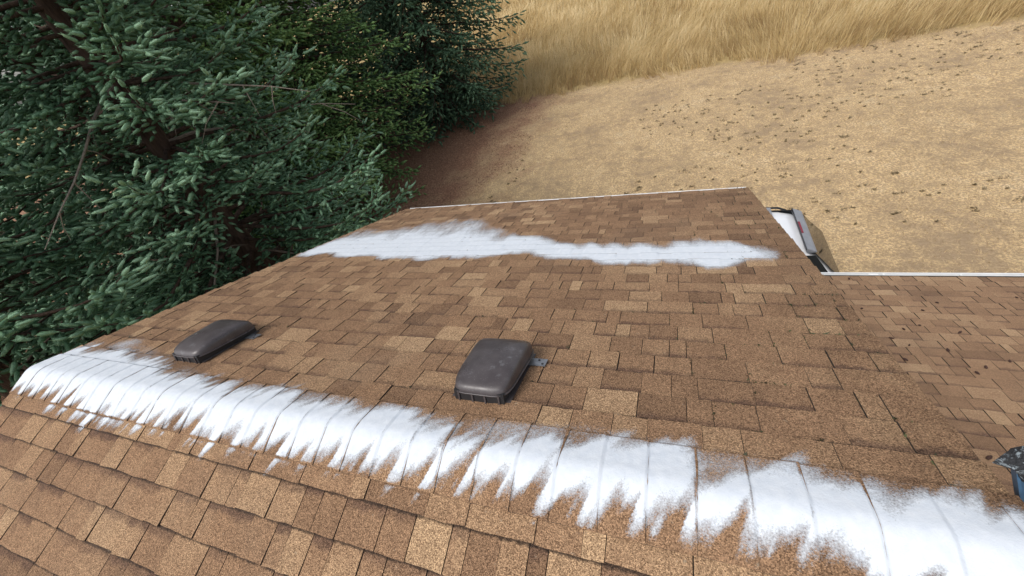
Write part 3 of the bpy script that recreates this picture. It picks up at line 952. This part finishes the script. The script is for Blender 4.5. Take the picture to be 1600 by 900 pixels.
    B = np.cross(SD, A)
    cr = (core * rng.uniform(0.8, 1.25, n))[:, None]
    if blunt:
        ra = (SP + SD * (SLn * 0.30)[:, None]); rb = (SP + SD * (SLn * 0.88)[:, None])
        CV = np.stack([SP, ra + A * cr, ra + B * cr, ra - A * cr, ra - B * cr, rb + A * cr * 0.8, rb + B * cr * 0.8, rb - A * cr * 0.8, rb - B * cr * 0.8,
                       SP + SD * (SLn * 1.12)[:, None]], 1).reshape(-1, 3)
        CT = np.stack([ST - 0.2] + [ST - 0.05] * 4 + [ST + 0.08] * 4 + [ST + 0.18], 1).ravel().clip(0, 1)
        cf = []
        for a_ in range(4):
            b_ = (a_ + 1) % 4
            cf += [[0, 1 + b_, 1 + a_], [1 + a_, 1 + b_, 5 + b_], [1 + a_, 5 + b_, 5 + a_], [9, 5 + a_, 5 + b_]]
        cf = np.array(cf)
        F = np.concatenate([F, (np.arange(n)[:, None, None] * 10 + cf[None]).reshape(-1, 3) + len(V)]).astype(np.int32)
    else:
        ra = SP + SD * (SLn * 0.6)[:, None]
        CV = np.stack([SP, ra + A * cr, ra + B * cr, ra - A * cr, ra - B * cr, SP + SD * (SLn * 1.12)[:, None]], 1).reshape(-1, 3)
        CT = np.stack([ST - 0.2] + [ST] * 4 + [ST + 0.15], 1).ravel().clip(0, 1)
        cf = np.array([[0, 2, 1], [0, 3, 2], [0, 4, 3], [0, 1, 4], [5, 1, 2], [5, 2, 3], [5, 3, 4], [5, 4, 1]])
        F = np.concatenate([F, (np.arange(n)[:, None, None] * 6 + cf[None]).reshape(-1, 3) + len(V)]).astype(np.int32)
    V = np.concatenate([V, CV.astype(np.float32)]); T = np.concatenate([T, CT.astype(np.float32)])
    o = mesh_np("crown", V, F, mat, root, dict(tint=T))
    o["kind"] = "stuff"
    for i in range(dead):
        az = random.uniform(0, 6.28) if i > 5 else math.atan2(tocam[1], tocam[0]) + random.uniform(-1.0, 1.0)
        zz = random.uniform(*dead_z); L = random.uniform(1.2, 3.0) if dead_z[0] < 2 else random.uniform(2.2, 3.3)
        pts = [(0, 0, zz)]
        dx_, dy_, dz_ = math.cos(az), math.sin(az), random.uniform(-0.55, 0.05)
        for s in range(1, 7):
            pts.append((dx_ * L * s / 6 + random.gauss(0, 0.04), dy_ * L * s / 6 + random.gauss(0, 0.04), zz + dz_ * L * s / 6 - 0.10 * L * (s / 6) ** 2 + random.gauss(0, 0.03)))
        dbm = MB().tube(pts, [0.028 * (1 - 0.85 * s / 6) for s in range(7)], 5)
        for s in range(2, 6):
            p = Vector(pts[s]); dv = Vector((random.gauss(0, .3), random.gauss(0, .3), random.uniform(-.5, -.05)))
            dbm.tube([p, p + dv * 0.6, p + dv + Vector((0, 0, -0.08))], [0.009, 0.006, 0.002], 4)
        dbm.build("dead_branch", MAT['dead'], root)
    print(name, len(F), "needle faces")
    return root

G = "conifers beside the house"
conifer("spruce_tree", "blue-green spruce nearest the house, its boughs reaching to the left rake", "tree", -8.0, 4.1, 12.5, 4.1, 0.28, MAT['spruce'],
        whorl=0.40, per=7, sec=0.125, sho=0.11, shoot_len=0.14, k=15, nl=0.052, nw=0.013, core=0.0235, group=G, droop=0.34, upturn=0.9, power=0.6, seclen=0.72, vary=0.34, blunt=True, dead=7, dead_z=(3.0, 6.5))
conifer("spruce_tree", "dark spruce at the picture's left edge in front of the other trees", "tree", -9.3, 0.6, 12.0, 4.2, 0.28, MAT['spruce'],
        whorl=0.42, per=7, sec=0.14, sho=0.12, shoot_len=0.165, k=12, nl=0.056, nw=0.016, core=0.026, group=G, droop=0.36, upturn=0.8, power=0.6, seclen=0.75, vary=0.34, blunt=True)
conifer("spruce_tree", "tall blue-green spruce filling the picture's top left corner", "tree", -12.8, 5.6, 14.0, 4.8, 0.30, MAT['spruce'],
        whorl=0.45, per=7, sec=0.18, sho=0.15, shoot_len=0.22, k=9, nl=0.075, nw=0.024, core=0.034, group=G, droop=0.36, upturn=0.7, power=0.45, seclen=0.9, vary=0.34, blunt=True)
conifer("fir_tree", "green fir with bare lower trunk and dead grey branches, behind the nearest spruce", "tree", -14.2, 13.0, 15.5, 5.6, 0.42, MAT['fir'],
        z_first=1.3, whorl=0.42, per=7, sec=0.21, sho=0.17, shoot_len=0.25, k=5, nl=0.09, nw=0.034, core=0.042, group=G, dead=9, droop=0.30, upturn=0.3, hang=0.35, seclen=1.0, power=0.45, vary=0.3)
conifer("fir_tree", "dark drooping fir at the end of the row beside the tall dry grass", "tree", -11.6, 20.4, 15.5, 5.6, 0.32, MAT['darkfir'],
        z_first=0.9, whorl=0.42, per=7, sec=0.23, sho=0.18, shoot_len=0.30, k=5, nl=0.11, nw=0.04, core=0.046, group=G, droop=0.42, upturn=0.35, hang=0.75, seclen=1.05, power=0.42, skirt=0.62, vary=0.3)
conifer("fir_tree", "green fir low-boughed behind the left rake, between spruce and litter bank", "tree", -13.0, 9.4, 12.5, 4.5, 0.34, MAT['fir'],
        z_first=0.7, whorl=0.40, per=7, sec=0.175, sho=0.145, shoot_len=0.20, k=5, nl=0.075, nw=0.028, core=0.034, group=G, dead=5, droop=0.30, upturn=0.4, hang=0.3, seclen=0.9, power=0.6, vary=0.3)
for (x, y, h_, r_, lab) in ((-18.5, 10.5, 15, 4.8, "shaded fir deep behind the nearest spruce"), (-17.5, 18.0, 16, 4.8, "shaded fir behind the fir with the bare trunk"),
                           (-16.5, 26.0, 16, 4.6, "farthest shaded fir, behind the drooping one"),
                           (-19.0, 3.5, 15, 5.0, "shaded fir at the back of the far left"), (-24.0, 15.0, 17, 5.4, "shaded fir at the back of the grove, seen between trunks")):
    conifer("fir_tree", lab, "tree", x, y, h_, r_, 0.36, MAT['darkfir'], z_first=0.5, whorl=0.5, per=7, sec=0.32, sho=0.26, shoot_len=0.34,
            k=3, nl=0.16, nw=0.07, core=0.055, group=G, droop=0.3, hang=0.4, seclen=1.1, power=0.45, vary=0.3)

# ------------------------------------------------------------------ grass, weeds, litter
def blades(name, X, Y, H, W, lean, tint, mat, label):
    n = len(X)
    Z = ground_z(X, Y) - 0.01
    az = rng.random(n) * 6.283
    sx_, sy_ = np.cos(az) * W / 2, np.sin(az) * W / 2
    B = np.stack([X, Y, Z], 1); S = np.stack([sx_, sy_, np.zeros(n)], 1)
    mid = B + np.stack([lean[:, 0] * 0.35, lean[:, 1] * 0.35, H * 0.6], 1)
    tip = B + np.stack([lean[:, 0], lean[:, 1], H], 1)
    V = np.stack([B + S, B - S, mid - S * 0.7, mid + S * 0.7, tip], 1).reshape(-1, 3)
    i = np.arange(n)[:, None] * 5
    F = np.concatenate([i + np.array([[0, 1, 2]]), i + np.array([[0, 2, 3]]), i + np.array([[3, 2, 4]])])
    o = mesh_np(name, V, F, mat, None, dict(tint=np.repeat(np.clip(tint, 0, 1), 5)))
    tag(o, label, None, kind="stuff")
    return o
# tall dry grass beyond the mown edge
N = 100000
u = rng.random(N)
Y = 20.6 + 56 * u ** 1.7
X = -14 + rng.random(N) * 1.0 * (34 + (Y - 22) * 1.35) - (Y - 22) * 0.45
edge = 21.9 + (vnoise(X * 0.7, Y * 0 + 3, 5) - 0.5) * 1.6 + (vnoise(X * 2.7, Y * 2.7, 6) - 0.5) * 1.8
keep = Y > edge
X, Y = X[keep], Y[keep]
cl = vnoise(X * 0.9, Y * 0.9, 8); big = vnoise(X * 0.22, Y * 0.22, 9)
Hh = (0.45 + 0.5 * cl + rng.normal(0, 0.10, len(X))) * sstep(-0.2, 1.2, Y - edge[keep] + 0.35) + 0.10
wa = 6.283 * vnoise(X * 0.28, Y * 0.28, 12) * 0.5 - 0.6
ln = np.stack([np.cos(wa), np.sin(wa) * 0.6], 1) * (0.20 + 0.45 * vnoise(X * 0.6, Y * 0.6, 13))[:, None] + rng.normal(0, 0.24, (len(X), 2))
tint = 0.16 + 0.50 * cl + 0.55 * (big - 0.35) + 0.35 * (vnoise(X * 2.6, Y * 2.6, 14) - 0.5) + rng.normal(0, 0.17, len(X)) + 0.12 * (Hh - 0.6)
blades("tall_grass", X, Y, Hh, (0.014 + 0.0011 * (Y - 20)) * rng.uniform(0.6, 1.5, len(X)), ln, tint, MAT['straw'], "tall wind-bent golden dry grass beyond the mown lawn")
# short mown blades
N = 45000
Y = 4.6 + 17.8 * rng.random(N) ** 0.9
X = -10 + rng.random(N) * (16 + (Y - 4) * 0.75)
lawn_keep = (X > -8.2 + 0.1 * Y + 2.0 * (vnoise(X * 0.5, Y * 0.5, 21) - 0.5)) & ~((X < 2.9) & (X > -2.2) & (Y < 7.4))
X, Y = X[lawn_keep], Y[lawn_keep]
pt = vnoise(X * 1.2, Y * 1.2, 22) * 0.5 + vnoise(X * 4, Y * 4, 23) * 0.5
blades("lawn_grass", X, Y, 0.02 + 0.045 * rng.random(len(X)) * (0.4 + pt), np.full(len(X), 0.012) + 0.0006 * Y, rng.normal(0, 0.035, (len(X), 2)),
       0.12 + 0.75 * pt + rng.normal(0, 0.14, len(X)), MAT['lawn'], "short bleached dry grass of the mown lawn")
# low dark weeds dotted over the lawn
cx = -6 + rng.random(1500) * 24; cy = 6.5 + rng.random(1500) * 15.3
pk = vnoise(cx * 0.30, cy * 0.30, 31) + 0.02 * (cx - 3) > 0.50
cx, cy = cx[pk], cy[pk]
X = np.repeat(cx, 16); Y = np.repeat(cy, 16)
sz = np.repeat(0.012 + 0.07 * rng.random(len(cx)) ** 2.2, 16)
X = X + rng.normal(0, 1, len(X)) * sz; Y = Y + rng.normal(0, 1, len(Y)) * sz * 0.7
blades("weeds", X, Y, 0.02 + 0.05 * rng.random(len(X)), np.full(len(X), 0.035), rng.normal(0, 0.03, (len(X), 2)), 0.25 + 0.5 * rng.random(len(X)),
       MAT['weed'], "low dark green weeds dotted over the dry lawn")
# needle litter under the trees
N = 26000
Y = 2 + 24 * rng.random(N); X = -17 + 11.5 * rng.random(N)
kp = X < -7.6 + 0.1 * Y + 3.0 * (vnoise(X * 0.5, Y * 0.5, 41) - 0.5)
X, Y = X[kp], Y[kp]
blades("needle_litter", X, Y, 0.012 + 0.04 * rng.random(len(X)), np.full(len(X), 0.04), rng.normal(0, 0.07, (len(X), 2)), rng.random(len(X)) ** 1.4,
       MAT['litter'], "reddish brown needle litter under the conifers")

# ------------------------------------------------------------------ powder spread along the ridge and across the far slope
def grid_faces(nv_, nu_):
    i = (np.arange(nv_ - 1)[:, None] * nu_ + np.arange(nu_ - 1)[None, :])
    return i

def heights(plane, X, V):
    """top of the shingles under the powder"""
    H = np.zeros_like(X)
    for p in PIECES:
        if p['plane'] is not plane: continue
        if p['vb'] < V.min() or p['va'] > V.max(): continue
        m = (X >= p['x0']) & (X < p['x1']) & (V >= p['va']) & (V < p['vb'])
        H[m] = 0.0006 + (V[m] - p['va'] + 0.024) / (EXP + 0.024) * p['t']
    return H

def blur(A, ru, rv):
    for ax, r in ((1, ru), (0, rv)):
        k = np.exp(-0.5 * (np.arange(-2 * r, 2 * r + 1) / r) ** 2); k /= k.sum()
        pad = [(0, 0), (0, 0)]; pad[ax] = (2 * r, 2 * r)
        Q = np.pad(A, pad, mode='edge')
        A = sum(w * np.take(Q, np.arange(i, i + A.shape[ax]), axis=ax) for i, w in enumerate(k))
    return A

def powder(name, label, P, dens, mat):
    nv_, nu_ = dens.shape
    i = grid_faces(nv_, nu_)
    q = np.stack([i, i + 1, i + nu_ + 1, i + nu_], -1).reshape(-1, 4)
    d = dens.ravel()
    q = q[d[q].max(1) > 0.10]
    used = np.unique(q)
    mp = np.full(nv_ * nu_, -1); mp[used] = np.arange(len(used))
    o = mesh_np(name, P.reshape(-1, 3)[used], mp[q].astype(np.int32), mat, None, dict(dens=d[used]), smooth=True)
    tag(o, label, None, kind="stuff")
    return o

# band on the ridge
xs = np.arange(XL + 0.004, XR - 0.004, 0.006)
vs_ = np.arange(-0.32, 0.56, 0.006)
X, V = np.meshgrid(xs, vs_)
# throws: saw-tooth lower edge, one tooth per cap, following the lapped butts
lo_tip = np.interp(X, [-4.0, -3.3, -2.6, -2.2, -1.8, -1.3, -0.8, -0.5, -0.2, 0.1, 0.4, 0.88], [-0.22, -0.26, -0.25, -0.21, -0.18, -0.21, -0.22, -0.18, -0.18, -0.165, -0.16, -0.22])
lo_not = np.interp(X, [-4.0, -3.1, -2.4, -2.0, -1.5, -1.1, -0.7, -0.4, 0.0, 0.3, 0.5, 0.88], [-0.12, -0.13, -0.11, -0.09, -0.11, -0.11, -0.10, -0.08, -0.06, -0.06, -0.09, -0.17])
up_s = np.interp(X, [-4.0, -3.3, -2.6, -2.05, -1.6, -1.3, -0.7, -0.3, -0.1, 0.3, 0.64, 0.74, 0.88], [0.26, 0.23, 0.14, 0.11, 0.12, 0.10, 0.09, 0.075, 0.085, 0.10, 0.13, 0.11, 0.04])
up_f = np.interp(X, [-4.0, -3.5, -3.0, -2.4, -1.8, -1.3, -0.9, -0.3, 0.1, 0.45, 0.65, 0.8, 0.88], [0.42, 0.52, 0.36, 0.24, 0.23, 0.25, 0.20, 0.27, 0.25, 0.25, 0.21, 0.14, 0.08])
slant = X - 0.42 * V                      # the throws run a little aslant
cap_i = np.floor((slant - CAPS[0]) / EXP); fr = (slant - CAPS[0]) / EXP - cap_i
rv = vnoise(cap_i * 7.3 + 0.5, cap_i * 0 + 0.5, 51); rv2 = vnoise(cap_i * 5.1 + 0.5, cap_i * 0 + 9.5, 52)
st = vnoise(slant * 26, V * 4.0, 53) * 0.6 + vnoise(slant * 75, V * 8.0, 54) * 0.4
saw = np.clip((fr - 0.25 * rv) * (0.5 + 1.4 * rv2), 0, 1) ** (0.6 + 0.8 * rv)
wide = vnoise(slant * 3.1, V * 0 + 2.5, 59)
lo = lo_tip * (1 - saw) + lo_not * saw + (rv - 0.5) * 0.10 + (wide - 0.5) * 0.10 + (st - 0.5) * 0.13 + 0.005
up = up_s + 0.015 + (vnoise(slant * 9 + 3, V * 0, 55) - 0.5) * 0.12 + (vnoise(X * 30 - 0.9 * V * 30, V * 4, 56) - 0.5) * 0.10
dn = sstep(-0.09, 0.15, V - lo)
du = sstep(-0.13, 0.13, up - V)
dust = 0.56 * sstep(0.0, 0.17, up_f + 0.03 - V) * sstep(-0.03, 0.06, V - lo) * (0.45 + 0.75 * vnoise(X * 5, V * 9, 57))
thin = vnoise(slant * 17, V * 4.5, 63) * 0.55 + vnoise(slant * 48, V * 9, 64) * 0.45
core = dn * du * (1.04 + 0.30 * vnoise(X * 14, V * 16, 58)) - 0.34 * sstep(0.55, 0.8, thin) * (1 - sstep(0.03, 0.10, np.minimum(V - lo, up - V)) * 0.7)
core = np.maximum(core, 0)
D_ = np.maximum(core, dust * (1 - du * 0.5))
# a few flung streaks beyond the edge
for _ in range(60):
    x0 = random.uniform(-3.95, 0.5) - 0.42 * -0.2; L_ = random.uniform(0.04, 0.11) * (1.3 if x0 < -2 else 1.0); w_ = random.uniform(0.006, 0.018)
    vlo = np.interp(x0, [-4, -2.2, -1.3, -0.2, 0.88], [-0.17, -0.16, -0.14, -0.11, -0.09])
    s_ = (vlo - V) / L_
    prof = np.exp(-((slant - x0) / (w_ * (1 - 0.6 * np.clip(s_, 0, 1)))) ** 2) * sstep(-1.2, 0.0, s_) * sstep(1.0, 0.3, s_)
    D_ = np.maximum(D_, random.uniform(0.4, 0.8) * prof)
D_ = 0.45 * D_ + 0.55 * blur(D_, 2, 3)
# surface below: caps over the ridge, shingles beside them
Hf = heights(FAR, X, V); Hn = heights(NEAR, X, -V)
H = np.where(V > 0, Hf, Hn)
on_cap = np.abs(V) < CAPW
ci = np.clip(np.floor((X - CAPS[0]) / EXP), 0, len(CAPS) - 1)
Hc = cap_height(X, CAPS[0] + ci * EXP)
H = np.where(on_cap, Hc, H)
# no powder holds on the upright butt faces and in the open joints
gy_ = np.abs(np.diff(H, axis=0, append=H[-1:])); gx_ = np.abs(np.diff(H, axis=1, append=H[:, -1:]))
steep = np.maximum(gy_, gx_)
jn = vnoise(X * 30, V * 30, 61)
D_ = D_ * (1 - 0.40 * sstep(0.0015, 0.004, steep) * sstep(0.45, 0.70, vnoise(X * 7, V * 14, 65) + 0.3 * (np.abs(V) > CAPW - 0.01)))
D_ *= 1 - 0.85 * np.exp(-((V + CAPW + 0.001) / 0.006) ** 2) * (0.55 + 0.45 * (jn > 0.35))
edge_fade = sstep(XL - 0.01, XL + 0.03, X)
D_ *= edge_fade
yy, zz, nyy, nzz = ridge_profile(V)
off = H + 0.0016 + 0.0030 * np.clip(D_ - 0.4, 0, 0.6) + 0.0012 * (vnoise(X * 60, V * 60, 62) - 0.3)
PP = np.stack([X, yy + nyy * off, zz + nzz * off], -1)
powder("powder", "band of white moss-killer powder streaked along the near ridge", PP, D_, MAT['powder'])

# band across the far slope
xs = np.arange(XL + 0.004, XR - 0.004, 0.011)
vs_ = np.arange(1.60, 4.20, 0.011)
X, V = np.meshgrid(xs, vs_)
kx = [-4.0, -3.0, -2.25, -1.9, -1.3, -0.7, -0.2, 0.15, 0.43, 0.62, 0.80]
flo = np.interp(X, kx, [2.24, 2.17, 2.06, 2.10, 2.17, 2.0, 1.96, 1.84, 1.88, 1.96, 2.10])
fup = np.interp(X, kx, [2.78, 3.02, 3.08, 2.92, 2.66, 2.50, 2.46, 2.44, 2.42, 2.36, 2.22])
fft = np.interp(X, kx, [3.55, 3.85, 4.0, 3.55, 2.95, 2.74, 2.72, 2.76, 2.70, 2.60, 2.45])
st = vnoise(X * 10 + V * 2.2, V * 3, 71); st2 = vnoise(X * 34 + V * 5, V * 6, 72)
lo = flo + (vnoise(X * 6, V * 0, 73) - 0.5) * 0.16 + (vnoise(X * 24, V * 7, 74) - 0.5) * 0.10
up = fup + (st - 0.5) * 0.40 + (st2 - 0.5) * 0.10
core = sstep(-0.05, 0.13, V - lo) * sstep(-0.22, 0.26, up - V) * (0.86 + 0.40 * vnoise(X * 6, V * 5, 75))
dust = (0.62 + 0.16 * sstep(-1.0, -1.9, X)) * sstep(-0.02, 0.06, V - lo) * sstep(-0.05, 0.75, fft - V + (st - 0.5) * 0.4) * (0.5 + 0.7 * st2)
D2 = np.maximum(core, dust) * sstep(0.92, 0.60, X + (st2 - 0.5) * 0.3) * sstep(XL - 0.01, XL + 0.05, X)
D2 = 0.25 * D2 + 0.75 * blur(D2, 7, 9)
H2 = heights(FAR, X, V)
steep = np.abs(np.diff(H2, axis=0, append=H2[-1:])) + np.abs(np.diff(H2, axis=1, append=H2[:, -1:]))
D2 = D2 * (1 - 0.10 * sstep(0.002, 0.005, steep))
PP = FAR.P(X, V, H2 + 0.0018 + 0.0035 * np.clip(D2 - 0.4, 0, 0.6))
powder("powder", "white powder band spread across the far slope towards the gutter", PP, D2, MAT['powder_thin'])

# ------------------------------------------------------------------ moss in the joints
pv, pf, ptn = [], [], []
cand = [p for p in PIECES if p['plane'] is FAR and p['x0'] > XL + 0.1]
random.shuffle(cand)
nb = 0
for p in [q for q in cand if q['x1'] > 0.45][:60] + cand[:150]:
    heavy = p['x0'] > 0.1
    for _ in range(random.randint(4, 10) if heavy else random.randint(1, 4)):
        if random.random() < 0.5: bx, bv = p['x0'] + random.gauss(0, 0.002), random.uniform(p['va'], p['vb'])
        else: bx, bv = random.uniform(p['x0'], p['x1']), p['vb'] + 0.004 + random.uniform(0, 0.004)
        if bx > XR - 0.01: continue
        for _k in range(4):
            r_ = random.uniform(0.002, 0.006)
            c0 = FAR.P(bx + random.gauss(0, 0.004), bv + random.gauss(0, 0.004), 0.003 + 0.004 * random.random())
            d3 = rng.normal(size=(3, 3)) * r_
            pv.append(c0 + d3); pf.append((nb, nb + 1, nb + 2)); ptn += [random.random()] * 3
            nb += 3
o = mesh_np("moss", np.concatenate(pv), np.array(pf), MAT['moss'], None, dict(tint=np.array(ptn)))
tag(o, "specks of dark moss in the joints of the roof shingles", None, kind="stuff")
